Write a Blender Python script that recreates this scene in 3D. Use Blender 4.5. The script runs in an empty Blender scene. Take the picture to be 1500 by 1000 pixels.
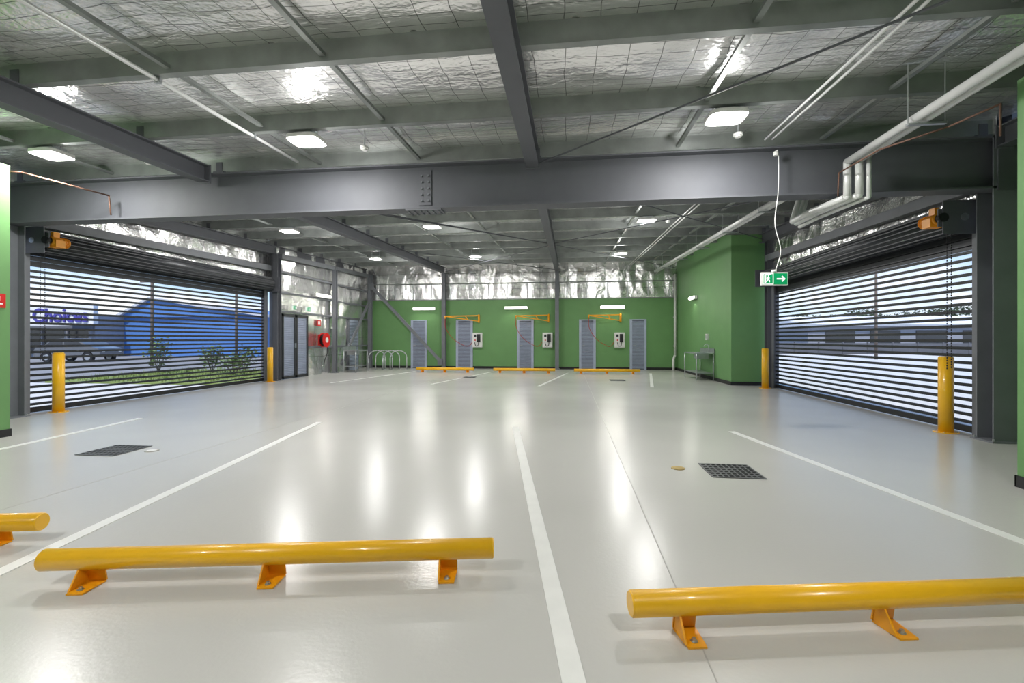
import bpy, bmesh, math, random
from mathutils import Vector, Matrix, noise
random.seed(7)
scene = bpy.context.scene
scene.view_settings.view_transform = 'Standard'
scene.view_settings.look = 'None'
scene.view_settings.exposure = 0.22

# ------------------------------------------------------------------ materials
def newmat(name):
    m = bpy.data.materials.new(name); m.use_nodes = True
    nt = m.node_tree
    return m, nt, nt.nodes['Principled BSDF']

def mat(name, col, rough=0.5, metal=0.0, var=0.06, vscale=6.0, bump=0.0, bscale=40.0, emit=None, estr=0.0, coat=0.0):
    m, nt, b = newmat(name)
    b.inputs['Roughness'].default_value = rough
    b.inputs['Metallic'].default_value = metal
    b.inputs['Coat Weight'].default_value = coat
    tc = nt.nodes.new('ShaderNodeTexCoord')
    n = nt.nodes.new('ShaderNodeTexNoise'); n.inputs['Scale'].default_value = vscale; n.inputs['Detail'].default_value = 4
    nt.links.new(tc.outputs['Object'], n.inputs['Vector'])
    r = nt.nodes.new('ShaderNodeValToRGB')
    c = Vector(col)
    r.color_ramp.elements[0].position = 0.3; r.color_ramp.elements[1].position = 0.7
    r.color_ramp.elements[0].color = (*(c*(1-var)), 1); r.color_ramp.elements[1].color = (*(c*(1+var)), 1)
    nt.links.new(n.outputs['Fac'], r.inputs['Fac'])
    nt.links.new(r.outputs['Color'], b.inputs['Base Color'])
    if bump:
        n2 = nt.nodes.new('ShaderNodeTexNoise'); n2.inputs['Scale'].default_value = bscale
        nt.links.new(tc.outputs['Object'], n2.inputs['Vector'])
        bp = nt.nodes.new('ShaderNodeBump'); bp.inputs['Strength'].default_value = bump; bp.inputs['Distance'].default_value = 0.01
        nt.links.new(n2.outputs['Fac'], bp.inputs['Height']); nt.links.new(bp.outputs['Normal'], b.inputs['Normal'])
    if emit:
        b.inputs['Emission Color'].default_value = (*emit, 1); b.inputs['Emission Strength'].default_value = estr
    return m

def foil(name, axes, grid, lo, hi, rough, big, stretch, cell=26, metal=.85, wrinkle=.02, lw=.006):
    m, nt, b = newmat(name)
    L = nt.links.new; N = nt.nodes.new
    b.inputs['Metallic'].default_value = metal
    tc = N('ShaderNodeTexCoord'); sep = N('ShaderNodeSeparateXYZ'); L(tc.outputs['Object'], sep.inputs[0])
    def mth(op, a, bb=None):
        x = N('ShaderNodeMath'); x.operation = op
        for i, v in enumerate((a, bb)):
            if v is None: continue
            if isinstance(v, (int, float)): x.inputs[i].default_value = v
            else: L(v, x.inputs[i])
        return x.outputs[0]
    mp = N('ShaderNodeMapping'); mp.inputs['Scale'].default_value = stretch; L(tc.outputs['Object'], mp.inputs['Vector'])
    wob = N('ShaderNodeTexNoise'); wob.inputs['Scale'].default_value = 2.0; L(tc.outputs['Object'], wob.inputs['Vector'])
    lines = None
    for ax, sp in zip(axes, grid):
        v = mth('ADD', sep.outputs[ax], mth('MULTIPLY', wob.outputs['Fac'], 0.08))
        f = mth('FRACT', mth('DIVIDE', v, sp))
        l = mth('LESS_THAN', f, lw/sp)
        lines = l if lines is None else mth('MAXIMUM', lines, l)
    n = N('ShaderNodeTexNoise'); n.inputs['Scale'].default_value = 1.2; n.inputs['Detail'].default_value = 3; L(mp.outputs[0], n.inputs['Vector'])
    r = N('ShaderNodeValToRGB'); r.color_ramp.elements[0].position = .3; r.color_ramp.elements[1].position = .7
    r.color_ramp.elements[0].color = (lo, lo, lo, 1); r.color_ramp.elements[1].color = (hi, hi, hi, 1)
    L(n.outputs['Fac'], r.inputs['Fac'])
    mx = N('ShaderNodeMixRGB'); L(mth('MULTIPLY', lines, .8), mx.inputs[0]); L(r.outputs['Color'], mx.inputs[1]); mx.inputs[2].default_value = (.06, .06, .06, 1)
    L(mx.outputs[0], b.inputs['Base Color'])
    b.inputs['Roughness'].default_value = rough
    v = N('ShaderNodeTexVoronoi'); v.inputs['Scale'].default_value = cell; L(tc.outputs['Object'], v.inputs['Vector'])
    n2 = N('ShaderNodeTexNoise'); n2.inputs['Scale'].default_value = 3; n2.inputs['Detail'].default_value = 3; n2.inputs['Distortion'].default_value = .8
    L(mp.outputs[0], n2.inputs['Vector'])
    bp = N('ShaderNodeBump'); bp.inputs['Strength'].default_value = big; bp.inputs['Distance'].default_value = wrinkle*2
    L(n2.outputs['Fac'], bp.inputs['Height'])
    bp2 = N('ShaderNodeBump'); bp2.inputs['Strength'].default_value = .45; bp2.inputs['Distance'].default_value = .007
    L(v.outputs['Distance'], bp2.inputs['Height']); L(bp.outputs['Normal'], bp2.inputs['Normal']); L(bp2.outputs['Normal'], b.inputs['Normal'])
    return m

STEEL = mat('steel_paint_grey', (.11, .115, .132), .62, 0.0, .06, 3)
STEEL_L = mat('steel_paint_light', (.17, .18, .20), .55, 0.0, .08, 3)
PURLIN = mat('galvanised_purlin', (.28, .30, .29), .42, .5, .15, 4)
GALV = mat('galvanised_steel', (.5, .52, .54), .35, .8, .1, 10)
WHITE = mat('white_plastic', (.8, .8, .78), .35)
PIPEW = mat('pale_pipe', (.70, .71, .70), .35, .15)
BLACK = mat('black_rubber', (.012, .012, .014), .5)
SLAT = mat('shutter_dark', (.035, .038, .045), .4, .3)
GREEN = mat('green_paint', (.140, .305, .110), .5, 0, .04, 2, .05, 120)
YEL = mat('safety_yellow', (.92, .49, .012), .3, 0, .03, 8, coat=.3)
YELF = mat('safety_orange_yellow', (.90, .38, .008), .35, 0, .06, 20)
ORANGE = mat('motor_orange', (.95, .36, .015), .4)
RED = mat('red_enamel', (.6, .01, .01), .35)
REDH = mat('red_hose', (.45, .04, .01), .45)
COPPER = mat('copper_pipe', (.16, .085, .06), .6, .2)
BRASS = mat('brass', (.45, .33, .12), .4, .9)
LINEW = mat('line_paint', (.80, .80, .78), .35, 0, .03, 8)
JOINT = mat('joint_seal', (.40, .39, .37), .6)
LOUV = mat('louvre_bluegrey', (.42, .47, .60), .45, .1)
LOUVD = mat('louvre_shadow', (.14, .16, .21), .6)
DKDOOR = mat('door_dark', (.03, .033, .038), .45)
LAMP = mat('lamp_lens', (1, 1, 1), .4, emit=(1, .99, .96), estr=14)
LAMPB = mat('batten_diffuser', (1, 1, 1), .4, emit=(1, .97, .90), estr=5)
EXITG = mat('exit_green', (.0, .28, .1), .4, emit=(0, .35, .12), estr=.3)
EXITW = mat('exit_white', (.9, .9, .9), .4, emit=(1, 1, 1), estr=.4)
GRATE = mat('grate_iron', (.13, .135, .14), .5, .4)
PIT = mat('pit_dark', (.01, .01, .01), .9)
FOIL = foil('foil_roof', (0, 1), (.30, .15), .84, .99, .27, .55, (.8, 2.0, 1), 24, .74, .02, .0075)
FOILX = foil('foil_wall_side', (1, 2), (1.2, .7), .80, .99, .22, .6, (1, 1, .8), 30, .9, .03, .012)
FOILB = foil('foil_wall_back', (0, 2), (1.2, .7), .80, .99, .22, .6, (1, 1, .8), 30, .9, .03, .012)
ASPH = mat('asphalt', (.27, .27, .275), .85, 0, .12, 2, .3, 60)
CONC = mat('concrete_apron', (.66, .66, .65), .8, 0, .06, 1.5, .2, 50)
GRASS = mat('grass', (.24, .31, .10), .9, 0, .3, 3, .5, 30)
LEAF = mat('leaf', (.15, .22, .08), .7, 0, .4, 2)
LEAF2 = mat('leaf_distant', (.07, .10, .055), .8, 0, .4, 1)
BARK = mat('bark', (.14, .11, .09), .8)
BLUEB = mat('blue_cladding', (.09, .22, .54), .5)
GREYB = mat('grey_cladding', (.30, .32, .38), .6)
WHITEB = mat('white_cladding', (.85, .86, .88), .5)
ROOFB = mat('roof_sheet', (.6, .62, .66), .5)
GLASSD = mat('dark_glass', (.04, .045, .055), .1)
CARP = mat('car_paint', (.16, .17, .19), .25, .3, coat=.5)
TEXTC = mat('sign_letter_purple', (.07, .06, .35), .5)

# floor
FLOORM, nt, b = newmat('epoxy_floor')
N = nt.nodes.new; L = nt.links.new
tc = N('ShaderNodeTexCoord')
n = N('ShaderNodeTexNoise'); n.inputs['Scale'].default_value = .6; n.inputs['Detail'].default_value = 2; L(tc.outputs['Object'], n.inputs['Vector'])
r = N('ShaderNodeValToRGB'); r.color_ramp.elements[0].position = .3; r.color_ramp.elements[1].position = .7
r.color_ramp.elements[0].color = (.52, .512, .49, 1); r.color_ramp.elements[1].color = (.55, .542, .52, 1)
L(n.outputs['Fac'], r.inputs['Fac']); L(r.outputs['Color'], b.inputs['Base Color'])
b.inputs['Specular IOR Level'].default_value = .34
r2 = N('ShaderNodeMapRange'); r2.inputs['To Min'].default_value = .20; r2.inputs['To Max'].default_value = .28
L(n.outputs['Fac'], r2.inputs['Value']); L(r2.outputs[0], b.inputs['Roughness'])
n2 = N('ShaderNodeTexNoise'); n2.inputs['Scale'].default_value = 45; n2.inputs['Detail'].default_value = 2; L(tc.outputs['Object'], n2.inputs['Vector'])
bp = N('ShaderNodeBump'); bp.inputs['Strength'].default_value = .10; bp.inputs['Distance'].default_value = .006
L(n2.outputs['Fac'], bp.inputs['Height']); L(bp.outputs['Normal'], b.inputs['Normal'])

# ------------------------------------------------------------------ builder
class B:
    def __init__(s, name): s.name = name; s.bm = bmesh.new(); s.mats = []
    def mi(s, m):
        if m not in s.mats: s.mats.append(m)
        return s.mats.index(m)
    def _tag(s, geom, m, smooth=False):
        i = s.mi(m)
        for f in {f for v in geom for f in v.link_faces}:
            f.material_index = i
            if smooth and len(f.verts) == 4: f.smooth = True
    def obox(s, M, sx, sy, sz, m):
        g = bmesh.ops.create_cube(s.bm, size=1, matrix=M @ Matrix.Diagonal((sx, sy, sz, 1)))
        s._tag(g['verts'], m)
    def box(s, x0, x1, y0, y1, z0, z1, m):
        s.obox(Matrix.Translation(((x0+x1)/2, (y0+y1)/2, (z0+z1)/2)), abs(x1-x0), abs(y1-y0), abs(z1-z0), m)
    def frame(s, p0, p1, up=Vector((0, 0, 1))):
        p0 = Vector(p0); p1 = Vector(p1); x = (p1-p0).normalized()
        if abs(x.dot(up)) > .99: up = Vector((0, 1, 0))
        y = up.cross(x).normalized(); z = x.cross(y)
        M = Matrix((x, y, z)).transposed().to_4x4(); M.translation = (p0+p1)/2
        return M, (p1-p0).length
    def bar(s, p0, p1, w, h, m, oy=0, oz=0, up=Vector((0, 0, 1))):
        M, l = s.frame(p0, p1, up)
        s.obox(M @ Matrix.Translation((0, oy, oz)), l, w, h, m)
    def ibeam(s, p0, p1, dep, wid, m, tf=.016, tw=.012, up=Vector((0, 0, 1))):
        s.bar(p0, p1, wid, tf, m, oz=dep/2-tf/2, up=up); s.bar(p0, p1, wid, tf, m, oz=-dep/2+tf/2, up=up)
        s.bar(p0, p1, tw, dep-2*tf, m, up=up)
    def cyl(s, p0, p1, r, m, seg=16, r2=None):
        p0 = Vector(p0); p1 = Vector(p1); d = p1-p0
        q = Vector((0, 0, 1)).rotation_difference(d.normalized())
        M = Matrix.Translation((p0+p1)/2) @ q.to_matrix().to_4x4()
        g = bmesh.ops.create_cone(s.bm, cap_ends=True, segments=seg, radius1=r, radius2=r if r2 is None else r2, depth=d.length, matrix=M)
        s._tag(g['verts'], m, seg > 8)
    def sph(s, p, r, m, seg=12, sc=(1, 1, 1)):
        g = bmesh.ops.create_uvsphere(s.bm, u_segments=seg, v_segments=seg//2+2, radius=r, matrix=Matrix.Translation(p) @ Matrix.Diagonal((*sc, 1)))
        s._tag(g['verts'], m, True)
    def tube(s, pts, r, m, seg=8, sub=6):
        P = [Vector(p) for p in pts]; out = []
        if sub and len(P) > 2:
            E = [P[0]*2-P[1]]+P+[P[-1]*2-P[-2]]
            for i in range(1, len(E)-2):
                for k in range(sub):
                    t = k/sub; a, b_, c, d = E[i-1:i+3]
                    out.append(.5*((2*b_)+(c-a)*t+(2*a-5*b_+4*c-d)*t*t+(3*b_-a-3*c+d)*t**3))
            out.append(P[-1])
        else: out = P
        for a, b_ in zip(out, out[1:]):
            if (b_-a).length > 1e-5: s.cyl(a, b_, r, m, seg)
        for a in out[1:-1]: s.sph(a, r, m, 8)
    def poly(s, pts, m):
        f = s.bm.faces.new([s.bm.verts.new(p) for p in pts]); f.material_index = s.mi(m); return f
    def prism(s, pts, vec, m):
        vec = Vector(vec)
        a = [s.bm.verts.new(p) for p in pts]; c = [s.bm.verts.new(Vector(p)+vec) for p in pts]
        i = s.mi(m); fs = [s.bm.faces.new(a), s.bm.faces.new(c[::-1])]
        for k in range(len(a)):
            fs.append(s.bm.faces.new((a[k], c[k], c[(k+1) % len(a)], a[(k+1) % len(a)])))
        for f in fs: f.material_index = i
    def sheet(s, o, u, v, nu, nv, nrm, fn, m):
        o = Vector(o); u = Vector(u); v = Vector(v); nrm = Vector(nrm); i0 = s.mi(m)
        g = []
        for j in range(nv+1):
            row = []
            for i in range(nu+1):
                p = o+u*(i/nu)+v*(j/nv); row.append(s.bm.verts.new(p+nrm*fn(p, i/nu, j/nv)))
            g.append(row)
        for j in range(nv):
            for i in range(nu):
                f = s.bm.faces.new((g[j][i], g[j][i+1], g[j+1][i+1], g[j+1][i])); f.material_index = i0; f.smooth = True
    def done(s, bevel=0, normals=True):
        if normals: bmesh.ops.recalc_face_normals(s.bm, faces=s.bm.faces)
        me = bpy.data.meshes.new(s.name); s.bm.to_mesh(me); s.bm.free()
        for m in s.mats: me.materials.append(m)
        o = bpy.data.objects.new(s.name, me); scene.collection.objects.link(o)
        if bevel:
            md = o.modifiers.new('bevel', 'BEVEL'); md.width = bevel; md.segments = 2; md.limit_method = 'ANGLE'
        return o

# building constants
XL, XR, YB, YF = -9.25, 5.45, 20.0, -4.0
XL2 = -8.98       # rear part of left wall
XG = 4.47         # green return wall
RB = lambda y: 3.37+.04*y      # rafter underside
PB = lambda y: RB(y)+.25       # purlin underside
FZ = lambda y: PB(y)+.20       # foil

# ------------------------------------------------------------------ floor
b = B('floor'); b.box(XL-.3, XR+.3, YF-.2, YB+.2, -.15, 0, FLOORM); b.done()
b = B('trim_floor_joint')
b.box(.543, .549, YF, 19.9, 0, .0012, JOINT); b.box(-4.2, -4.194, YF, 19.9, 0, .0012, JOINT)
b.done()
def line(name, x0, y0, x1, y1, w=.09):
    b = B(name); b.bar((x0, y0, .002), (x1, y1, .002), w, .003, LINEW); return b.done()
for x0, y0, x1, y1 in [(-.768, 6.7, .12, 1.1), (-3.80, 6.72, -2.91, 1.1), (2.23, 6.72, 3.12, 1.6), (-6.85, 6.7, -6.0, 1.3),
                       (-3.02, 17.8, -3.86, 12.8), (-.02, 17.8, -.8, 12.6), (3.05, 17.9, 2.2, 12.7), (-6.05, 17.8, -6.9, 12.8)]:
    line('parking_line', x0, y0, x1, y1)

def grate(x, y, s=.46, n=9):
    b = B('floor_drain_grate'); h = s/2
    b.box(x-h, x+h, y-h, y+h, .0005, .002, PIT)
    for i in range(n+1):
        t = -h+s*i/n
        b.box(x+t-.008, x+t+.008, y-h, y+h, .002, .006, GRATE)
    for i in range(7):
        t = -h+s*i/6
        b.box(x-h-.006, x+h+.006, y+t-.013, y+t+.013, .002, .007, GRATE)
    b.done()
grate(1.55, 4.70); grate(-5.15, 4.72); grate(1.5, 14.7, .45); grate(-3.3, 15.3, .4)
b = B('floor_cleanout_cap'); b.cyl((1.07, 4.74, 0), (1.07, 4.74, .006), .065, BRASS, 24); b.cyl((1.07, 4.74, .006), (1.07, 4.74, .008), .045, BRASS, 24); b.done()
b = B('floor_cleanout_cap'); b.cyl((-4.72, 4.76, 0), (-4.72, 4.76, .006), .07, JOINT, 24); b.cyl((-4.72, 4.76, .006), (-4.72, 4.76, .008), .05, LINEW, 24); b.done()

# ------------------------------------------------------------------ wheel stops
def wheel_stop(p0, p1, z=.13, r=.054):
    b = B('wheel_stop')
    p0 = Vector((*p0, z)); p1 = Vector((*p1, z)); d = (p1-p0).normalized(); nrm = Vector((d.y, -d.x, 0))
    Lg = (p1-p0).length
    b.cyl(p0+d*.006, p1-d*.006, r, YEL, 32)
    b.cyl(p0+d*.006, p0, r, YEL, 32, r2=r*.9); b.cyl(p1-d*.006, p1, r, YEL, 32, r2=r*.9)
    for t in (.085*Lg+.05, Lg*.5, Lg*.915-.05):
        c = p0+d*t; c.z = 0
        hw = .05
        q = [c-d*hw-nrm*.02, c+d*hw-nrm*.02, c+d*(hw*.8)+nrm*.115, c-d*(hw*.8)+nrm*.115]
        b.prism([Vector((v.x, v.y, .001)) for v in q], (0, 0, .008), YELF)
        q = [c-d*hw-nrm*.02+Vector((0, 0, .008)), c+d*hw-nrm*.02+Vector((0, 0, .008)), c+d*hw-nrm*.005+Vector((0, 0, z-r*.7)), c-d*hw-nrm*.005+Vector((0, 0, z-r*.7))]
        b.prism(q, -nrm*.008, YELF)
        o = c-d*(hw-.004)
        q = [o-nrm*.02+Vector((0, 0, .008)), o+nrm*.10+Vector((0, 0, .008)), o+nrm*.038+Vector((0, 0, z-r*.65)), o-nrm*.02+Vector((0, 0, z-r*.65))]
        b.prism(q, d*.008, YELF)
        bc = c+nrm*.078
        b.cyl((bc.x, bc.y, .009), (bc.x, bc.y, .013), .015, GALV, 16); b.cyl((bc.x, bc.y, .013), (bc.x, bc.y, .024), .009, GALV, 6)
    return b.done()
a = math.radians(10.4); dv = Vector((math.cos(a), math.sin(a)))
P = Vector((-2.70, 2.09)); wheel_stop(P, P+dv*2.33)
P = Vector((.262, 2.05)); wheel_stop(P, P+dv*2.33)
P = Vector((-3.27, 2.53)); wheel_stop(P-dv*2.33, P)
wheel_stop((-5.9, 17.55), (-3.62, 17.55)); wheel_stop((-2.85, 17.5), (-.5, 17.5)); wheel_stop((.2, 17.45), (2.6, 17.45))

# ------------------------------------------------------------------ bollards
def bollard(x, y, h=1.04, r=.083):
    b = B('safety_bollard')
    b.cyl((x, y, 0), (x, y, h-.02), r, YEL, 32); b.cyl((x, y, h-.02), (x, y, h), r, YEL, 32, r2=r*.82)
    b.cyl((x, y, 0), (x, y, .012), r+.055, YEL, 32)
    for k in range(4):
        t = math.pi/4+k*math.pi/2; b.cyl((x+.115*math.cos(t), y+.115*math.sin(t), .012), (x+.115*math.cos(t), y+.115*math.sin(t), .022), .009, GALV, 6)
    b.done()
bollard(-8.86, 7.10); bollard(5.12, 7.02); bollard(-8.86, 12.9); bollard(5.08, 12.8)

# ------------------------------------------------------------------ ceiling foil
def cf(p, u, v):
    ph = (p.y-3.95)/1.35
    s = abs(math.sin(math.pi*ph))
    k = math.floor(ph)
    q = noise.fractal(Vector((p.x*.8, p.y*1.8, k*3.1)), 1.1, 2.0, 4)
    q2 = noise.noise(Vector((p.x*.5, k*7.3, 5)))
    lap = .010 if abs(((p.x+.37*k) % 1.35)-.0) < .06 else 0
    return -.05*s*(1+.8*q2) + .032*q*s + lap
b = B('ceiling')
b.sheet((XL, YF, FZ(YF)), (XR-XL, 0, 0), (0, YB-YF, FZ(YB)-FZ(YF)), 240, 380, (0, 0, 1), cf, FOIL)
b.box(XL-.2, XR+.2, YF-.2, YB+.2, 4.95, 5.0, STEEL)
b.done(normals=False)

# purlins
b = B('roof_purlins')
y = 3.95-1.35*5
while y < 19.9:
    z = PB(y)
    b.box(XL+.02, XR-.02, y-.002, y+.003, z, z+.2, PURLIN)
    b.box(XL+.02, XR-.02, y, y+.075, z, z+.004, PURLIN); b.box(XL+.02, XR-.02, y, y+.075, z+.196, z+.2, PURLIN)
    b.box(XL+.02, XR-.02, y+.072, y+.076, z, z+.02, PURLIN)
    y += 1.35
b.done()
b = B('purlin_bridging')
for x in (-7.3, -3.75, -2.2, 1.5, 3.35):
    M0 = (x, YF+.05, PB(YF)+.06); M1 = (x, YB-.05, PB(YB)+.06)
    b.bar(M0, M1, .05, .035, PURLIN)
b.done()

# rafters
for x in (-9.02, -5.42, -.49, 5.28):
    b = B('steel_rafter')
    for y0, y1 in ((YF+.05, 6.37), (6.63, 19.9)):
        b.ibeam((x, y0, RB(y0)+.125), (x, y1, RB(y1)+.125), .25, .17, STEEL)
    for yy in (6.35, 6.65):
        b.box(x-.1, x+.1, yy-.012, yy+.012, RB(yy)-.02, RB(yy)+.26, STEEL)
    y = 3.95
    while y < 19.5:
        b.box(x-.05, x+.05, y-.01, y-.003, PB(y)-.0, PB(y)+.15, STEEL); y += 1.35
    b.done()

# portal beam
b = B('steel_transfer_beam')
b.ibeam((-9.12, 6.5, 3.45), (5.32, 6.5, 3.45), .64, .25, STEEL, .022, .014)
xs = -2.05
b.box(xs-.26, xs+.26, 6.38, 6.62, 3.105, 3.13, STEEL)
b.box(xs-.09, xs+.09, 6.478, 6.5, 3.2, 3.7, STEEL)
for i in range(6):
    for yy in (6.42, 6.46, 6.54, 6.58):
        xx = xs-.22+.088*i
        b.cyl((xx, yy, 3.105), (xx, yy, 3.085), .013, STEEL_L, 6)
for i in range(5):
    for dx in (-.05, .05):
        b.cyl((xs+dx, 6.478, 3.26+.09*i), (xs+dx, 6.458, 3.26+.09*i), .014, STEEL_L, 6)
b.done()

def column(x, y, z1, w=.25, d=.25, m=STEEL, axis='y', closed=False):
    b = B('steel_column')
    up = Vector((0, 1, 0)) if axis == 'y' else Vector((1, 0, 0))
    b.ibeam((x, y, .0), (x, y, z1), d, w, m, .016, .012, up=up)
    b.box(x-w/2-.04, x+w/2+.04, y-d/2-.04, y+d/2+.04, 0, .02, m)
    for sx in (-1, 1):
        for sy in (-1, 1):
            b.cyl((x+sx*(w/2+.01), y+sy*(d/2+.01), .02), (x+sx*(w/2+.01), y+sy*(d/2+.01), .045), .012, GALV, 6)
    b.done()
column(-9.02, 6.5, 3.13, .26, .25, STEEL_L); column(5.36, 6.5, 3.77, .36, .25, STEEL_L)
column(-8.92, 13.32, RB(13.3), .16, .2); column(5.33, 13.15, RB(13.1), .18, .2)
column(-5.42, 19.78, RB(19.8), .16, .16, STEEL_L); column(-.49, 19.78, RB(19.8), .16, .16, STEEL_L)
column(-8.85, 16.75, RB(16.7), .14, .16, STEEL_L); column(-8.8, 19.8, RB(19.8), .16, .16, STEEL_L)
b = B('column_end_stiffener'); b.box(5.22, 5.5, 6.36, 6.374, 3.1, 3.8, STEEL); b.done()

for x in (-9.08, 5.3):
    b = B('steel_eave_beam'); b.bar((x, 6.65, 3.28), (x, 13.2, 3.45), .12, .16, STEEL_L); b.done()
b = B('steel_eave_beam'); b.bar((-8.86, 13.4, 3.85), (-8.86, 19.9, 4.1), .12, .14, STEEL_L); b.done()

b = B('diagonal_brace'); b.bar((-8.65, 19.62, 3.6), (-5.5, 19.62, .3), .06, .13, STEEL_L); b.box(-5.65, -5.45, 19.60, 19.64, .15, .45, STEEL_L); b.box(-8.75, -8.55, 19.60, 19.64, 3.45, 3.75, STEEL_L); b.done()
b = B('diagonal_brace'); b.bar((-8.72, 19.5, 2.9), (-8.72, 17.0, .3), .06, .12, STEEL_L); b.done()
b = B('roof_bracing_rods')
for p, q in [((-.4, 6.3, 3.66), (5.2, 1.0, 3.5)), ((-.4, 13.0, 3.95), (5.1, 6.8, 3.66)), ((-.55, 13.0, 3.95), (-5.3, 6.8, 3.66)), ((-.4, 6.8, 3.68), (5.1, 13.0, 3.92)),
             ((-.5, 19.6, 4.2), (-5.3, 13.2, 3.95)), ((-.4, 13.2, 3.95), (4.3, 19.6, 4.2)), ((-5.3, 6.8, 3.7), (-.55, 13, 3.95)), ((-5.3, 19.6, 4.2), (-.5, 13.2, 3.95))]:
    b.cyl(p, q, .011, STEEL, 8)
b.done()

# ------------------------------------------------------------------ walls
def wf(p, u, v):
    q = noise.fractal(Vector((p.x*1.1, p.y*1.1, p.z*1.0)), 1.1, 2.0, 4)
    s = p.x+p.y
    q2 = abs(noise.noise(Vector((p.x*1.8+p.z*.6, p.y*1.8, p.z*1.0+9))))
    return .035*q-.05*q2+.04*abs(math.sin(math.pi*s/1.2))
b = B('wall_back')
b.box(XL-.3, XG+.2, YB, YB+.2, 0, 3.0, GREEN)
b.box(XL-.3, XG+.2, YB+.1, YB+.2, 3.0, 4.95, STEEL)
b.sheet((XL, YB+.04, 3.0), (XG-XL, 0, 0), (0, 0, FZ(20)-3.0), 260, 30, (0, -1, 0), wf, FOILB)
for z in (3.02, 3.72): b.box(XL2, XG, YB-.05, YB+.01, z-.02, z+.02, PURLIN)
x = XL2+.4
while x < XG:
    b.box(x-.010, x+.010, YB-.03, YB, 3.02, 3.72, GALV); x += .85
b.done(normals=False)
b = B('baseboard_back')
b.box(XL2, XG, YB-.012, YB, 0, .1, BLACK); b.done()

b = B('wall_left')
b.box(XL-.25, XL-.12, 6.6, 13.4, 3.0, 4.95, STEEL)
b.sheet((XL+.05, 13.4, 3.0), (0, -6.8, 0), (0, 0, FZ(10)-3.0+.1), 130, 24, (1, 0, 0), wf, FOILX)
def seg(y0, y1, z0, z1):
    b.box(XL2-.25, XL2-.10, y0, y1, z0, z1, STEEL)
    b.sheet((XL2-.05, y1, z0), (0, y0-y1, 0), (0, 0, z1-z0), max(4, int((y1-y0)*20)), max(4, int((z1-z0)*16)), (1, 0, 0), wf, FOILX)
seg(13.4, 13.65, 0, 4.6); seg(15.1, 20.05, 0, 4.7); seg(13.65, 15.1, 2.1, 4.6)
for z in (1.0, 2.15, 2.75, 3.4): 
    b.box(XL2, XL2+.05, 15.15, 19.9, z-.03, z+.03, STEEL_L)
    if z > 2.1: b.box(XL2, XL2+.05, 13.45, 15.15, z-.03, z+.03, STEEL_L)
b.box(XL-.2, XL, YF, 6.37, 0, 4.9, GREEN)
b.done(normals=False)

b = B('wall_right')
b.box(XR+.12, XR+.25, 6.6, 13.3, 2.95, 4.95, STEEL)
b.sheet((XR-.05, 6.6, 2.95), (0, 6.7, 0), (0, 0, FZ(10)-2.95+.1), 130, 24, (-1, 0, 0), wf, FOILX)
b.box(XR, XR+.2, YF, 6.37, 0, 4.9, GREEN)
b.done(normals=False)
b = B('wall_return_right')
b.box(XG, XR+.25, 13.5, YB+.2, 0, 4.9, GREEN); b.done()
b = B('baseboard_right')
b.box(XG-.012, XG, 13.49, YB-.02, 0, .1, BLACK); b.box(XG-.012, XR-.15, 13.488, 13.5, 0, .1, BLACK); b.done()
b = B('wall_front'); b.box(XL-.2, XR+.2, YF-.2, YF, 0, 4.9, GREEN); b.done()
b = B('wall_pier_right'); b.box(3.84, XR, 2.9, 4.5, 0, 3.50, GREEN); b.done()
b = B('trim_pier_right'); b.box(3.828, 3.84, 2.888, 4.512, 0, .1, BLACK); b.box(3.828, XR, 4.5, 4.512, 0, .1, BLACK); b.done()
b = B('wall_pier_left'); b.box(XL, -7.28, 3.6, 5.25, 0, 3.55, GREEN); b.done()
b = B('trim_pier_left'); b.box(-7.28, -7.268, 3.588, 5.262, 0, .1, BLACK); b.box(XL, -7.268, 5.25, 5.262, 0, .1, BLACK); b.done()
b = B('fire_sign'); b.box(-7.28, -7.274, 4.96, 5.20, 1.68, 1.86, RED); b.box(-7.274, -7.273, 5.03, 5.17, 1.72, 1.74, WHITE); b.box(-7.274, -7.273, 5.06, 5.14, 1.77, 1.83, WHITE); b.done()

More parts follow.
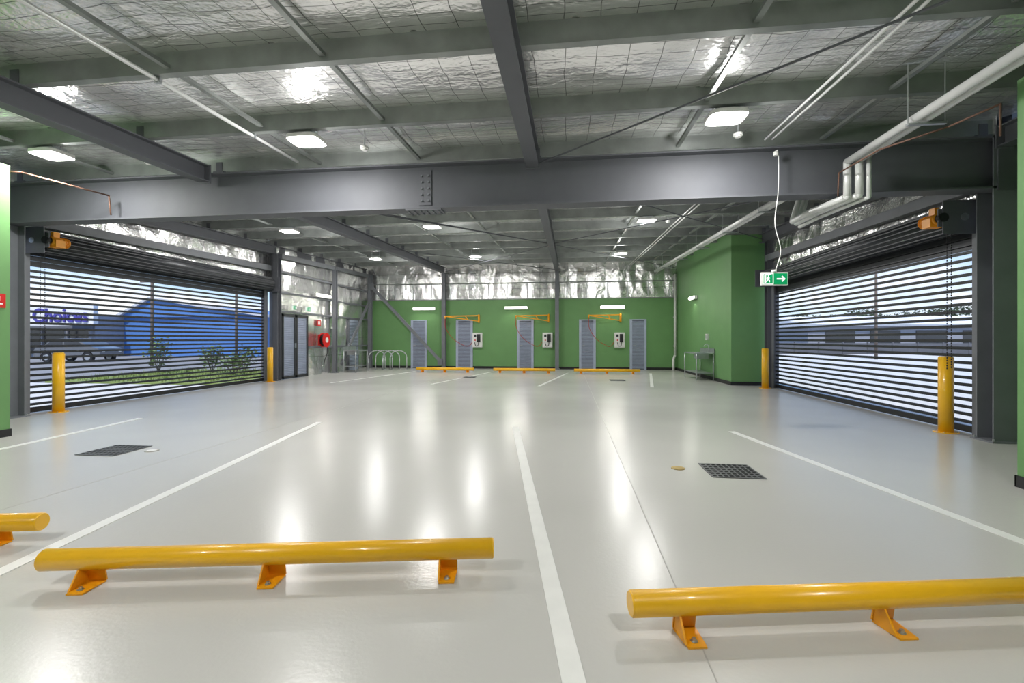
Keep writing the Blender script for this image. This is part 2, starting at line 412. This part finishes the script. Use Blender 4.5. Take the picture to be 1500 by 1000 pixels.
# ------------------------------------------------------------------ roller doors
def roller(xd, y0, y1, side, ztop):
    s = side
    b = B('roller_shutter_door')
    b.box(xd-.02, xd+.02, y0, y1, .012, .10, BLACK)
    z = .13
    while z < ztop:
        b.box(xd-.010, xd+.010, y0, y1, z, z+.043, SLAT)
        b.box(xd+s*.010, xd+s*.018, y0, y1, z+.012, z+.031, SLAT)
        z += .1
    for yy in (y0, y1):
        b.box(xd-.05, xd+.06, yy-.05, yy+.05, 0, ztop+.35, STEEL)
        b.box(xd+s*.06, xd+s*.075, yy-.07, yy+.07, 0, ztop+.1, STEEL_L)
    c = (xd+s*.24)
    zc = ztop+.22
    b.cyl((c, y0+.08, zc), (c, y1-.08, zc), .19, SLAT, 40)
    for i in range(18):
        t = i/18*2*math.pi
        b.box(c+.195*math.cos(t)-.006, c+.195*math.cos(t)+.006, y0+.08, y1-.08, zc+.195*math.sin(t)-.008, zc+.195*math.sin(t)+.008, SLAT)
    b.cyl((c, y0-.04, zc), (c, y1+.04, zc), .05, GALV, 16)
    z = ztop-.18
    while z < zc+.02:
        b.box(xd-.010, xd+.014, y0, y1, z, z+.085, SLAT); z += .09
    for yy in (y0-.03, y1+.03):
        b.box(c-.26, c+.24, yy-.008, yy+.008, zc-.22, zc+.22, STEEL)
    door = b.done()
    m = B('shutter_motor')
    ym = y0+.02
    mx = c+s*.25
    m.cyl((mx, ym+.02, zc), (mx, ym+.30, zc), .075, ORANGE, 20)
    m.box(mx-.09, mx+.09, ym+.05, ym+.2, zc-.1, zc+.02, ORANGE)
    for i in range(5): m.cyl((mx, ym+.2+.02*i, zc), (mx, ym+.208+.02*i, zc), .085, ORANGE, 20)
    m.cyl((mx, ym-.06, zc), (mx, ym+.02, zc), .06, BLACK, 16)
    m.cyl((c, ym-.02, zc), (c, ym+.0, zc), .13, GALV, 24)
    m.box(mx-.03, mx+.03, ym+.06, ym+.16, zc+.07, zc+.16, ORANGE)
    m.box(c+s*.02, c+s*.3, ym-.03, ym-.015, zc-.12, zc+.12, STEEL)
    zz = zc-.05
    while zz > .9:
        m.sph((mx-s*.10, ym-.04, zz), .008, BLACK, 6, (1, .7, 1.6)); m.sph((mx-s*.10, ym+.03, zz-.02), .008, BLACK, 6, (1, .7, 1.6)); zz -= .035
    m.done().parent = door
roller(XL+.05, 6.80, 13.1, 1, 2.72)
roller(XR-.05, 6.80, 12.95, -1, 2.66)

# ------------------------------------------------------------------ louvre doors
def louvre_y(name, x0, x1, h=2.08, y=YB):
    b = B(name)
    b.box(x0-.04, x0, y-.05, y, 0, h+.04, LOUV); b.box(x1, x1+.04, y-.05, y, 0, h+.04, LOUV); b.box(x0, x1, y-.05, y, h, h+.04, LOUV)
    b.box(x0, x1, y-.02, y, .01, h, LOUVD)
    b.box(x0, x0+.06, y-.04, y-.02, .01, h, LOUV); b.box(x1-.06, x1, y-.04, y-.02, .01, h, LOUV)
    z = .08
    while z < h-.05:
        M = Matrix.Translation(((x0+x1)/2, y-.033, z)) @ Matrix.Rotation(.6, 4, 'X')
        b.obox(M, x1-x0-.12, .008, .055, LOUV); z += .06
    b.cyl((x0+.1, y-.04, 1.02), (x0+.1, y-.09, 1.02), .012, GALV, 12); b.box(x0+.09, x0+.2, y-.095, y-.08, 1.01, 1.03, GALV)
    b.done()
for i, (x0, x1) in enumerate([(-6.93, -6.28), (-4.88, -4.21), (-2.18, -1.54), (.48, 1.10), (2.59, 3.19)]):
    louvre_y('door_%d' % (i+1), x0, x1)
b = B('door_6')
for y0, y1 in ((13.65, 14.38), (14.4, 15.1)):
    b.box(XL2-.03, XL2+.03, y0, y0+.07, .01, 2.08, DKDOOR); b.box(XL2-.03, XL2+.03, y1-.07, y1, .01, 2.08, DKDOOR)
    b.box(XL2-.03, XL2+.03, y0, y1, 2.0, 2.08, DKDOOR); b.box(XL2-.03, XL2+.03, y0, y1, .01, .09, DKDOOR)
    b.box(XL2-.02, XL2-.01, y0+.05, y1-.05, .05, 2.05, LOUV)
    z = .12
    while z < 2.0:
        M = Matrix.Translation((XL2, (y0+y1)/2, z)) @ Matrix.Rotation(.6, 4, 'Y'); b.obox(M, .008, y1-y0-.14, .05, LOUV); z += .06
b.box(XL2+.03, XL2+.07, 14.3, 14.33, 1.0, 1.15, GALV)
b.done()
b = B('door_7')
b.box(XL2-.01, XL2+.035, 18.1, 18.9, .01, 2.08, LOUV); b.box(XL2-.01, XL2+.05, 18.05, 18.1, 0, 2.12, STEEL_L); b.box(XL2-.01, XL2+.05, 18.9, 18.95, 0, 2.12, STEEL_L)
b.box(XL2-.01, XL2+.05, 18.05, 18.95, 2.08, 2.13, STEEL_L)
z = .1
while z < 2: b.box(XL2+.035, XL2+.045, 18.15, 18.85, z, z+.02, LOUVD); z += .06
b.done()

# ------------------------------------------------------------------ lights
def sup(x, y, z, rx, ry, n=4.5, k=44):
    out = []
    for i in range(k):
        t = 2*math.pi*i/k; c, s = math.cos(t), math.sin(t)
        out.append((x+rx*math.copysign(abs(c)**(2/n), c), y+ry*math.copysign(abs(s)**(2/n), s), z))
    return out
def highbay(x, y, e=52, pe=34):
    z = 3.52+.04*y
    b = B('high_bay_light')
    b.prism(sup(x, y, z, .205, .175), (0, 0, .045), WHITE)
    b.prism(sup(x, y, z-.006, .18, .15), (0, 0, .006), LAMP)
    b.prism(sup(x, y, z+.045, .13, .11), (0, 0, .04), GALV)
    for i in range(7): b.box(x-.12+.04*i-.004, x-.12+.04*i+.004, y-.09, y+.09, z+.08, z+.11, GALV)
    for sx in (-1, 1):
        b.cyl((x+sx*.14, y, z+.045), (x+sx*.14, y, FZ(y)-.04), .006, GALV, 8)
    o = b.done()
    ld = bpy.data.lights.new('high_bay_lamp', 'AREA'); ld.shape = 'ELLIPSE'; ld.size = .34; ld.size_y = .28; ld.energy = e; ld.color = (1, .985, .955)
    lo = bpy.data.objects.new('lamp_emitter', ld); lo.location = (x, y, z-.012); scene.collection.objects.link(lo); lo.parent = o
    pd = bpy.data.lights.new('added_uplight_fill', 'POINT'); pd.shadow_soft_size = .09; pd.energy = pe; pd.color = (1, .985, .955)  # added fill light below the lens to brighten ceiling foil, not a fixture part
    po = bpy.data.objects.new('uplight_fill', pd); po.location = (x, y, z-.105); scene.collection.objects.link(po); po.parent = o
for y in (5.45, 10.8, 16.0):
    for x in (-6.9, -3.25, 1.75): highbay(x, y)
for y in (.1,):
    for x in (-6.9, -3.25, 1.75): highbay(x, y, 46, 34)

def batten(c, axis, n, Lh=.5, e=14):
    c = Vector(c); ax = Vector(axis); n = Vector(n); b = B('batten_light')
    b.bar(c-ax*Lh+n*.02, c+ax*Lh+n*.02, .10, .12, WHITE, up=Vector((0, 0, 1)))
    b.cyl(c-ax*Lh*.97+n*.07, c+ax*Lh*.97+n*.07, .05, LAMPB, 16)
    o = b.done()
    ld = bpy.data.lights.new('batten_lamp', 'AREA'); ld.shape = 'RECTANGLE'; ld.size = Lh*1.9; ld.size_y = .08; ld.energy = e; ld.color = (1, .96, .88)
    lo = bpy.data.objects.new('batten_emitter', ld); lo.location = c+n*.13
    lo.rotation_euler = (n*1.0+Vector((0, 0, -.8))).to_track_quat('-Z', 'Y').to_euler() if abs(ax.x) > .5 else (n+Vector((0, 0, -.8))).to_track_quat('-Z', 'X').to_euler()
    scene.collection.objects.link(lo); lo.parent = o
for x in (-6.35, -2.26, 1.83): batten((x, YB-.04, 2.63), (1, 0, 0), (0, -1, 0))
batten((XG-.04, 17.2, 2.75), (0, 1, 0), (-1, 0, 0), .32, 8)
batten((XL2+.08, 15.9, 2.85), (0, 1, 0), (1, 0, 0), .5, 10)

for x, y in ((-6.0, 6.0), (-2.7, 5.9), (2.1, 6.1), (2.3, 11.2)):
    b = B('smoke_detector'); z = PB(y)-.02; b.cyl((x, y, z-.03), (x, y, z), .055, WHITE, 20); b.cyl((x, y, z-.05), (x, y, z-.03), .035, WHITE, 16); b.cyl((x, y, z), (x, y, z+.17), .01, GALV, 8); b.done()

# ------------------------------------------------------------------ exit signs
def exit_sign(c, R, cable_to=None, w=.33, h=.17, name='exit_sign'):
    b = B(name); c = Vector(c); R = Vector(R); up = Vector((0, 0, 1)); n = R.cross(up)
    def P(u, v, d): return c+R*u+up*v+n*d
    def rect(u0, u1, v0, v1, d, m, t=.002): b.prism([P(u0, v0, d), P(u1, v0, d), P(u1, v1, d), P(u0, v1, d)], n*t, m)
    rect(-w/2, w/2, -h/2, h/2, -.02, WHITE, .04)
    rect(-w/2+.01, -.02, -h/2+.015, h/2-.015, .02, EXITW, .003)
    rect(-.015, w/2-.01, -h/2+.015, h/2-.015, .02, EXITG, .003)
    rect(-w/2+.02, -.03, -h/2+.025, h/2-.025, .023, EXITG, .001)
    def stroke(p, q, t, m=EXITW, d=.0245):
        p = Vector(p); q = Vector(q); e = (q-p).normalized(); s = Vector((-e.y, e.x))*t/2
        b.prism([P(*(p-s), d), P(*(q-s), d), P(*(q+s), d), P(*(p+s), d)], n*.001, m)
    stroke((-.125, -.05), (-.125, .055), .022); stroke((-.125, .055), (-.06, .055), .008)
    b.cyl(P(-.083, .04, .0245), P(-.083, .04, .0256), .009, EXITW, 12)
    stroke((-.083, .028), (-.09, -.01), .017); stroke((-.088, .022), (-.065, .008), .007); stroke((-.088, .022), (-.108, .006), .007)
    stroke((-.09, -.008), (-.068, -.022), .009); stroke((-.068, -.022), (-.072, -.045), .008); stroke((-.09, -.008), (-.10, -.03), .009); stroke((-.10, -.03), (-.118, -.035), .008)
    stroke((.02, 0), (.11, 0), .018); stroke((.085, .035), (.122, -.003), .018); stroke((.085, -.035), (.122, .003), .018)
    if cable_to:
        t = Vector(cable_to)
        b.cyl(P(0, h/2, 0), P(0, h/2+.03, 0), .03, WHITE, 12)
        p = P(.02, h/2+.03, 0)
        b.tube([p, p+Vector((.06, 0, .25)), p+Vector((-.01, 0, .6)), p+Vector((.03, 0, 1.0)), Vector((p.x+.03, p.y, t.z-.02)), Vector((p.x-.02, p.y, t.z))], .0055, WHITE, 8)
        b.cyl((p.x, p.y, t.z-.05), (p.x, p.y, t.z+.0), .03, WHITE, 12)
    b.done()
exit_sign((2.60, 6.28, 2.04), (math.cos(.1), math.sin(.1), 0), (2.65, 6.28, 3.66))
exit_sign((XL2+.12, 14.9, 2.3), (0, 1, 0), None, .33, .17)
exit_sign((XL2+.12, 14.1, 2.3), (0, 1, 0), None, .25, .15)

# ------------------------------------------------------------------ pipes
b = B('insulated_pipe_bundle')
for i, (dx, dz, rr) in enumerate(((-.0, 0, .042), (.10, .0, .042), (.18, .04, .026))):
    X = 3.38+dx
    m = PIPEW
    zt = 3.44+dz
    pts = [(X, -3.5, zt), (X, 6.13-dx*.6, zt), (X, 6.13-dx*.6, 3.01-dz), (X-.1, 6.75+dx, 3.01-dz), (X-.1, 7.3+dx, 3.01-dz), (X+.15, 7.5+dx, 3.62+dz), (X+.15, 19.7, 4.08+dz)]
    b.tube(pts, rr, m, 14, 0)
for y in (1.5, 3.2, 5.0, 9, 11, 13.2, 15.5, 17.8):
    z = 3.39 if y < 7 else 3.56+.0377*(y-7.5)
    xo = 3.38 if y < 7 else 3.53
    b.box(xo-.08, xo+.27, y-.02, y+.02, z-.02, z-.0, GALV)
    for xx in (xo-.07, xo+.26): b.cyl((xx, y, z-.02), (xx, y, FZ(y)-.05), .005, GALV, 6)
b.done()
b = B('copper_pipe')
b.tube([(3.75, 4.55, 3.05), (3.75, 4.55, 3.33), (3.6, 4.9, 3.30), (3.30, 5.4, 3.30), (3.27, 6.1, 3.30), (3.27, 6.12, 3.02)], .009, COPPER, 10, 0)
b.done()
b = B('copper_pipe')
b.tube([(-7.5, 5.28, 3.5), (-7.25, 5.35, 3.5), (-6.98, 6.3, 3.47), (-6.98, 6.33, 3.18)], .011, COPPER, 10, 0); b.done()
b = B('electrical_conduit')
for dx in (0, .09):
    b.cyl((2.5+dx, YF+.1, PB(YF)-.04), (2.5+dx, 6.3, PB(6.3)-.04), .014, PIPEW, 10)
    b.cyl((2.5+dx, 6.7, PB(6.7)-.04), (2.5+dx, 19.8, PB(19.8)-.04), .014, PIPEW, 10)
b.done()
b = B('sprinkler_pipe')
b.cyl((-3.9, YF+.1, PB(YF)-.03), (-3.9, 6.3, PB(6.3)-.03), .02, PIPEW, 12)
for y in (1.3, 2.65, 4.0, 5.35): b.box(-3.93, -3.87, y-.015, y+.015, PB(y)-.06, PB(y)+.01, GALV)
b.done()
b = B('downpipe')
b.tube([(XG-.1, 19.88, 3.98), (XG-.1, 19.88, .62), (XG-.18, 19.82, .45), (XG-.18, 19.82, .0)], .05, WHITE, 16, 0)
for z in (1.0, 2.2, 3.3): b.box(XG-.16, XG-.03, 19.9, 19.99, z-.02, z+.02, GALV)
b.done()

# ------------------------------------------------------------------ back-wall service stations
def station(x):
    b = B('wall_charger_station')
    b.box(x-.21, x+.21, YB-.14, YB-.0, .93, 1.56, WHITE)
    b.box(x-.19, x+.19, YB-.148, YB-.14, .95, 1.54, WHITE)
    b.box(x+.0, x+.14, YB-.20, YB-.148, 1.16, 1.50, BLACK)
    b.box(x-.14, x-.04, YB-.155, YB-.148, 1.38, 1.48, GLASSD)
    b.cyl((x-.09, YB-.148, 1.24), (x-.09, YB-.165, 1.24), .03, RED, 16)
    b.tube([(x+.07, YB-.18, 1.2), (x+.05, YB-.22, 1.02), (x-.05, YB-.22, 1.0), (x-.1, YB-.2, 1.15)], .014, BLACK, 8)
    b.done(.004)
    b = B('swing_arm_bracket')
    px = x+.05
    b.box(px-.04, px+.04, YB-.03, YB-.0, 2.0, 2.35, YELF)
    b.cyl((px, YB-.07, 2.0), (px, YB-.07, 2.36), .028, YELF, 12)
    e = Vector((px-1.35, YB-.62, 2.26))
    b.bar((px, YB-.07, 2.31), e, .035, .045, YELF)
    b.bar((px, YB-.07, 2.06), e+Vector((.05, 0, -.01)), .03, .035, YELF)
    b.bar((px-.55, YB-.3, 2.29), (px-.45, YB-.26, 2.15), .025, .03, YELF)
    b.cyl(e+Vector((0, 0, .03)), e-Vector((0, 0, .1)), .03, YELF, 12)
    b.done()
    b = B('hanging_hose')
    b.tube([e-Vector((0, 0, .11)), e+Vector((.02, .02, -.5)), e+Vector((.3, .15, -.95)), e+Vector((.75, .3, -1.25)), (x-.35, YB-.12, 1.0), (x-.24, YB-.08, 1.15)], .011, REDH, 8)
    b.done()
for x in (-3.95, -.90, 2.12): station(x)

# ------------------------------------------------------------------ benches, racks, hose reel
def bench(x0, x1, y0, y1, back, h=.85):
    b = B('steel_sink_bench'); t = .02
    for x in (x0+t, x1-t):
        for y in (y0+t, y1-t): b.cyl((x, y, 0), (x, y, h-.03), .018, GALV, 12)
    b.box(x0, x1, y0, y1, h-.035, h, GALV)
    b.box(x0+.02, x1-.02, y0+.02, y1-.02, .22, .24, GALV)
    yc = y0+(y1-y0)*.3; xc = (x0+x1)/2
    b.box(xc-.17, xc+.17, yc-.2, yc+.2, h-.18, h-.035, GALV)
    b.box(xc-.15, xc+.15, yc-.18, yc+.18, h+.0, h+.003, LOUVD)
    if back > 0: b.box(x1-.015, x1, y0, y1, h, h+.14, GALV)
    else: b.box(x0, x0+.015, y0, y1, h, h+.14, GALV)
    xt = x1-.05 if back > 0 else x0+.05
    b.tube([(xt, yc, h), (xt, yc, h+.22), (xt-.08*back, yc, h+.26), (xt-.14*back, yc, h+.2)], .01, GALV, 8)
    b.done()
bench(3.90, 4.44, 14.9, 16.4, 1)
bench(-8.62, -8.1, 16.95, 18.0, -1)
for i in range(4):
    x = -8.1+i*.32
    b = B('bike_rack_hoop'); yy = 18.9
    pts = [(x-.0, yy-.36, 0), (x, yy-.36, .5)]+[(x, yy-.36*math.cos(t), .5+.3*math.sin(t)) for t in [math.pi*k/10 for k in range(1, 10)]]+[(x, yy+.36, .5), (x, yy+.36, 0)]
    pts = [(x+(p[1]-yy)*.75, yy+(p[1]-yy)*.66, p[2]) for p in pts]
    b.tube(pts, .022, GALV, 12, 0)
    for p in (pts[0], pts[-1]): b.cyl((p[0], p[1], 0), (p[0], p[1], .01), .05, GALV, 16)
    b.done()
b = B('fire_hose_reel')
cx, cy, cz = XL2+.18, 15.75, 1.25
b.cyl((cx-.13, cy, cz), (cx+.17, cy, cz), .04, RED, 12)
b.cyl((cx, cy, cz), (cx+.02, cy, cz), .26, RED, 32); b.cyl((cx+.15, cy, cz), (cx+.17, cy, cz), .26, RED, 32)
b.cyl((cx+.02, cy, cz), (cx+.15, cy, cz), .21, BLACK, 32)
b.cyl((cx+.17, cy, cz), (cx+.19, cy, cz), .09, WHITE, 24)
b.box(cx-.14, cx-.0, cy-.06, cy+.06, cz-.2, cz+.2, RED)
b.tube([(cx+.08, cy+.2, cz-.1), (cx+.06, cy+.24, .8), (cx-.02, cy+.2, .5), (cx-.05, cy+.2, .35)], .014, BLACK, 8)
b.done()
b = B('fire_hose_sign'); b.box(XL2+.05, XL2+.06, cy-.12, cy+.12, 1.75, 1.98, RED); b.box(XL2+.06, XL2+.062, cy-.06, cy+.06, 1.8, 1.93, WHITE); b.done()
b = B('switch_panel'); b.box(XG-.06, XG, 15.6, 15.75, 1.25, 1.45, WHITE); b.box(XG-.065, XG-.06, 15.63, 15.72, 1.3, 1.4, GALV); b.done(.004)

# ------------------------------------------------------------------ exterior
b = B('ground_outside')
b.box(-120, 120, -60, 160, -.3, -.16, ASPH)
b.done()
b = B('concrete_apron_left'); b.box(-19, XL-.3, -6, 12.0, -.155, -.02, CONC); b.done()
b = B('concrete_apron_right'); b.box(XR+.3, 40, -10, 43.5, -.155, -.02, CONC); b.done()
b = B('grass_verge')
b.box(-15.5, XL-.3, 12.05, 17.5, -.155, .03, GRASS)
for k in range(2500):
    x = random.uniform(-15.4, XL-.5); y = random.uniform(12.1, 17.4); t = random.uniform(0, 3.14); h = random.uniform(.05, .16)
    dx = .015*math.cos(t); dy = .015*math.sin(t)
    b.poly([(x-dx, y-dy, .03), (x+dx, y+dy, .03), (x+random.uniform(-.03, .03), y, .03+h)], GRASS)
b.done(normals=False)
def foliage(b, c, rad, n, size, m):
    c = Vector(c)
    for k in range(n):
        d = Vector((random.gauss(0, 1), random.gauss(0, 1), random.gauss(0, 1))).normalized()*(random.random()**.4)
        p = c+Vector((d.x*rad[0], d.y*rad[1], d.z*rad[2]))
        q = Matrix.Rotation(random.uniform(0, 6.28), 3, 'Z') @ Matrix.Rotation(random.uniform(0, 3.1), 3, 'X')
        s = size*random.uniform(.6, 1.3)
        b.poly([p+q @ Vector(v) for v in ((-s*.4, 0, 0), (0, -s*.25, 0), (s*.6, 0, 0), (0, s*.25, 0))], m)
def shrub(x, y, h, w, name='shrub', n=90):
    b = B(name)
    for k in range(6):
        t = k*1.05; b.cyl((x, y, .031), (x+.35*w*math.cos(t), y+.35*w*math.sin(t), h*.7), .012, BARK, 6)
    for k in range(5):
        t = k*1.3; foliage(b, (x+.25*w*math.cos(t), y+.25*w*math.sin(t), .08+h*.52+.1*h*math.sin(k*2)), (w*.35, w*.35, h*.38), n, .11, LEAF)
    b.done(normals=False)
for x, y, h, w in ((-14.9, 15.3, 1.4, .8), (-13.0, 15.6, 1.15, .8), (-11.6, 14.9, .7, 1.0), (-12.6, 16.8, 1.0, .9)): shrub(x, y, h, w)
def tree(x, y, h, w, m=LEAF2, n=9):
    b = B('tree')
    b.cyl((x, y, -.16), (x, y, h*.5), .14, BARK, 10, r2=.08)
    for k in range(n):
        t = k*2.4; rr = w*.32*(.3+random.random())
        c = (x+rr*math.cos(t), y+rr*math.sin(t), h*(.5+.33*random.random()))
        b.cyl((x, y, h*.4), c, .05, BARK, 6, r2=.02)
        foliage(b, c, (w*.28, w*.28, h*.17), 240, .4, m)
    b.done(normals=False)
for x, y, h, w in ((40, 70, 6.4, 8), (47, 68, 6.0, 7), (56, 68, 7.2, 9), (33, 73, 5, 7), (64, 66, 7, 9), (26, 76, 4.6, 7), (-21, 56, 6.5, 6)): tree(x, y, h, w)
# shop opposite
b = B('shop_building')
b.box(-38.4, -25, 36, 50, -.16, 3.2, BLUEB)
b.prism([(-38.6, 35.7, 3.2), (-24.7, 35.7, 3.2), (-35.5, 35.7, 4.7)], (0, 14.5, 0), BLUEB)
b.bar((-38.8, 35.6, 3.2), (-35.5, 35.6, 4.8), .3, .2, ROOFB); b.bar((-35.5, 35.6, 4.8), (-24.5, 35.6, 3.2), .3, .2, ROOFB)
b.box(-52, -38.4, 33.5, 48, -.16, 3.2, GREYB)
b.box(-52.3, -38.2, 33.2, 33.6, 2.35, 4.1, WHITEB)
for k in range(6):
    x = -52+k*2.25; b.box(x, x+2.0, 33.44, 33.5, .1, 2.2, GLASSD)
    b.box(x+2.0, x+2.15, 33.3, 33.5, -.16, 2.3, GREYB)
b.box(-52.3, -38.2, 31.6, 33.2, 2.15, 2.35, STEEL)
for k in range(5):
    x = -52+k*3.3; b.cyl((x, 31.7, -.16), (x, 31.7, 2.15), .07, STEEL, 10)
b.done()
cu = bpy.data.curves.new('shop_sign', 'FONT'); cu.body = 'Choices'; cu.size = 1.6; cu.extrude = .04; cu.offset = .02; cu.align_x = 'CENTER'
o = bpy.data.objects.new('shop_sign', cu); o.location = (-41.2, 33.14, 2.70); o.rotation_euler = (math.pi/2, 0, 0); cu.materials.append(TEXTC); scene.collection.objects.link(o)
b = B('warehouse_building')
b.box(22, 46, 46, 60, -.16, 2.5, GREYB)
b.prism([(21.5, 45.5, 2.5), (46.5, 45.5, 2.5), (46.5, 61, 2.5), (21.5, 61, 2.5)], (0, 0, .15), WHITEB)
b.prism([(21.5, 45.4, 2.65), (21.5, 60.6, 2.65), (21.5, 53, 3.7)], (25, 0, 0), WHITEB)
for k in range(6): b.box(23.5+k*3.8, 26+k*3.8, 45.93, 46, -.1, 2.1, GLASSD)
b.done()
def pole(x, y, h, z0=-.155):
    b = B('utility_pole'); b.cyl((x, y, z0), (x, y, h), .09, BARK, 12, r2=.07); b.bar((x-.7, y, h-.5), (x+.7, y, h-.5), .08, .1, BARK)
    for dx in (-.6, -.25, .25, .6): b.cyl((x+dx, y, h-.45), (x+dx, y, h-.3), .03, WHITE, 8)
    b.done()
pole(-22.3, 22.5, 4.9); pole(-21.3, 27.6, 5.0); pole(19.7, 32.6, 6.4, -.018); pole(46, 42, 6.8)
def car(x, y, rot, m):
    b = B('parked_car')
    prof = [(-2.1, .35), (-2.12, .7), (-2.0, .92), (-1.5, 1.0), (-1.0, 1.42), (-.2, 1.5), (.7, 1.44), (1.35, 1.02), (2.0, .88), (2.15, .65), (2.12, .35)]
    arch = []
    for cxw in (1.35, -1.3):
        arch += [(cxw+.38*math.cos(t), .32+.38*math.sin(t)) for t in [math.pi*k/8 for k in range(0, 9)]]
    pts = prof+arch
    b.prism([(p[0], -.85, p[1]) for p in pts], (0, 1.7, 0), m)
    for sy in (-.86, .855):
        for q in ([(-1.4, 1.02), (-.95, 1.37), (-.25, 1.42), (-.25, 1.02)], [(-.15, 1.02), (-.15, 1.42), (.62, 1.37), (1.15, 1.03)]):
            b.prism([(p[0], sy, p[1]) for p in q], (0, .006, 0), GLASSD)
    for cxw in (1.35, -1.3):
        for sy in (-.87, .65):
            b.cyl((cxw, sy, .32), (cxw, sy+.22, .32), .32, BLACK, 24); b.cyl((cxw, sy-.005, .32), (cxw, sy+.225, .32), .19, GALV, 16)
    for sy in (-.7, .5): b.box(2.08, 2.16, sy, sy+.2, .62, .75, WHITE); b.box(-2.15, -2.08, sy, sy+.2, .72, .88, RED)
    o = b.done(.02); o.location = (x, y, -.16); o.rotation_euler = (0, 0, rot)
car(-31.4, 26.4, .1, CARP)
b = B('boundary_fence')
b.box(8, 40, 44.2, 44.25, -.1, .95, STEEL)
for k in range(17): b.box(8+k*2, 8.08+k*2, 44.15, 44.3, -.16, 1.05, STEEL)
b.done()

# ------------------------------------------------------------------ sun + world
sl = bpy.data.lights.new('sun', 'SUN'); sl.energy = 3.0; sl.angle = .01; sl.color = (1, .96, .9)
so = bpy.data.objects.new('sun', sl); so.rotation_euler = Vector((.15, .85, -1.2)).to_track_quat('-Z', 'Y').to_euler(); scene.collection.objects.link(so)
w = bpy.data.worlds.new('sky'); scene.world = w; w.use_nodes = True; nt = w.node_tree
N = nt.nodes.new; L = nt.links.new
bg = nt.nodes['Background']; tc = N('ShaderNodeTexCoord'); sp = N('ShaderNodeSeparateXYZ'); L(tc.outputs['Generated'], sp.inputs[0])
r = N('ShaderNodeValToRGB'); e = r.color_ramp.elements
e[0].position = 0; e[0].color = (.80, .88, .95, 1); e[1].position = 1; e[1].color = (.05, .17, .48, 1)
x = e.new(.12); x.color = (.36, .60, .92, 1); x = e.new(.3); x.color = (.12, .34, .78, 1)
L(sp.outputs['Z'], r.inputs['Fac'])
mp = N('ShaderNodeMapping'); mp.inputs['Scale'].default_value = (1, 1, 3.0); mp.inputs['Location'].default_value = (.4, .2, 0); L(tc.outputs['Generated'], mp.inputs['Vector'])
cn = N('ShaderNodeTexNoise'); cn.inputs['Scale'].default_value = 3.2; cn.inputs['Detail'].default_value = 8; L(mp.outputs[0], cn.inputs['Vector'])
cr = N('ShaderNodeValToRGB'); cr.color_ramp.elements[0].position = .49; cr.color_ramp.elements[0].color = (0, 0, 0, 1); cr.color_ramp.elements[1].position = .68; cr.color_ramp.elements[1].color = (1, 1, 1, 1)
L(cn.outputs['Fac'], cr.inputs['Fac'])
mx = N('ShaderNodeMixRGB'); L(cr.outputs['Color'], mx.inputs[0]); L(r.outputs['Color'], mx.inputs[1]); mx.inputs[2].default_value = (.96, .97, .99, 1)
L(mx.outputs[0], bg.inputs['Color']); bg.inputs['Strength'].default_value = 1.1

# ------------------------------------------------------------------ camera
cd = bpy.data.cameras.new('camera'); cd.sensor_width = 36; cd.lens = 680*36/1500; cd.shift_y = -.002; cd.clip_start = .05; cd.clip_end = 500
co = bpy.data.objects.new('camera', cd); co.location = (0, 0, 1.27); co.rotation_euler = (math.pi/2, 0, math.radians(6.96)); scene.collection.objects.link(co)
scene.camera = co
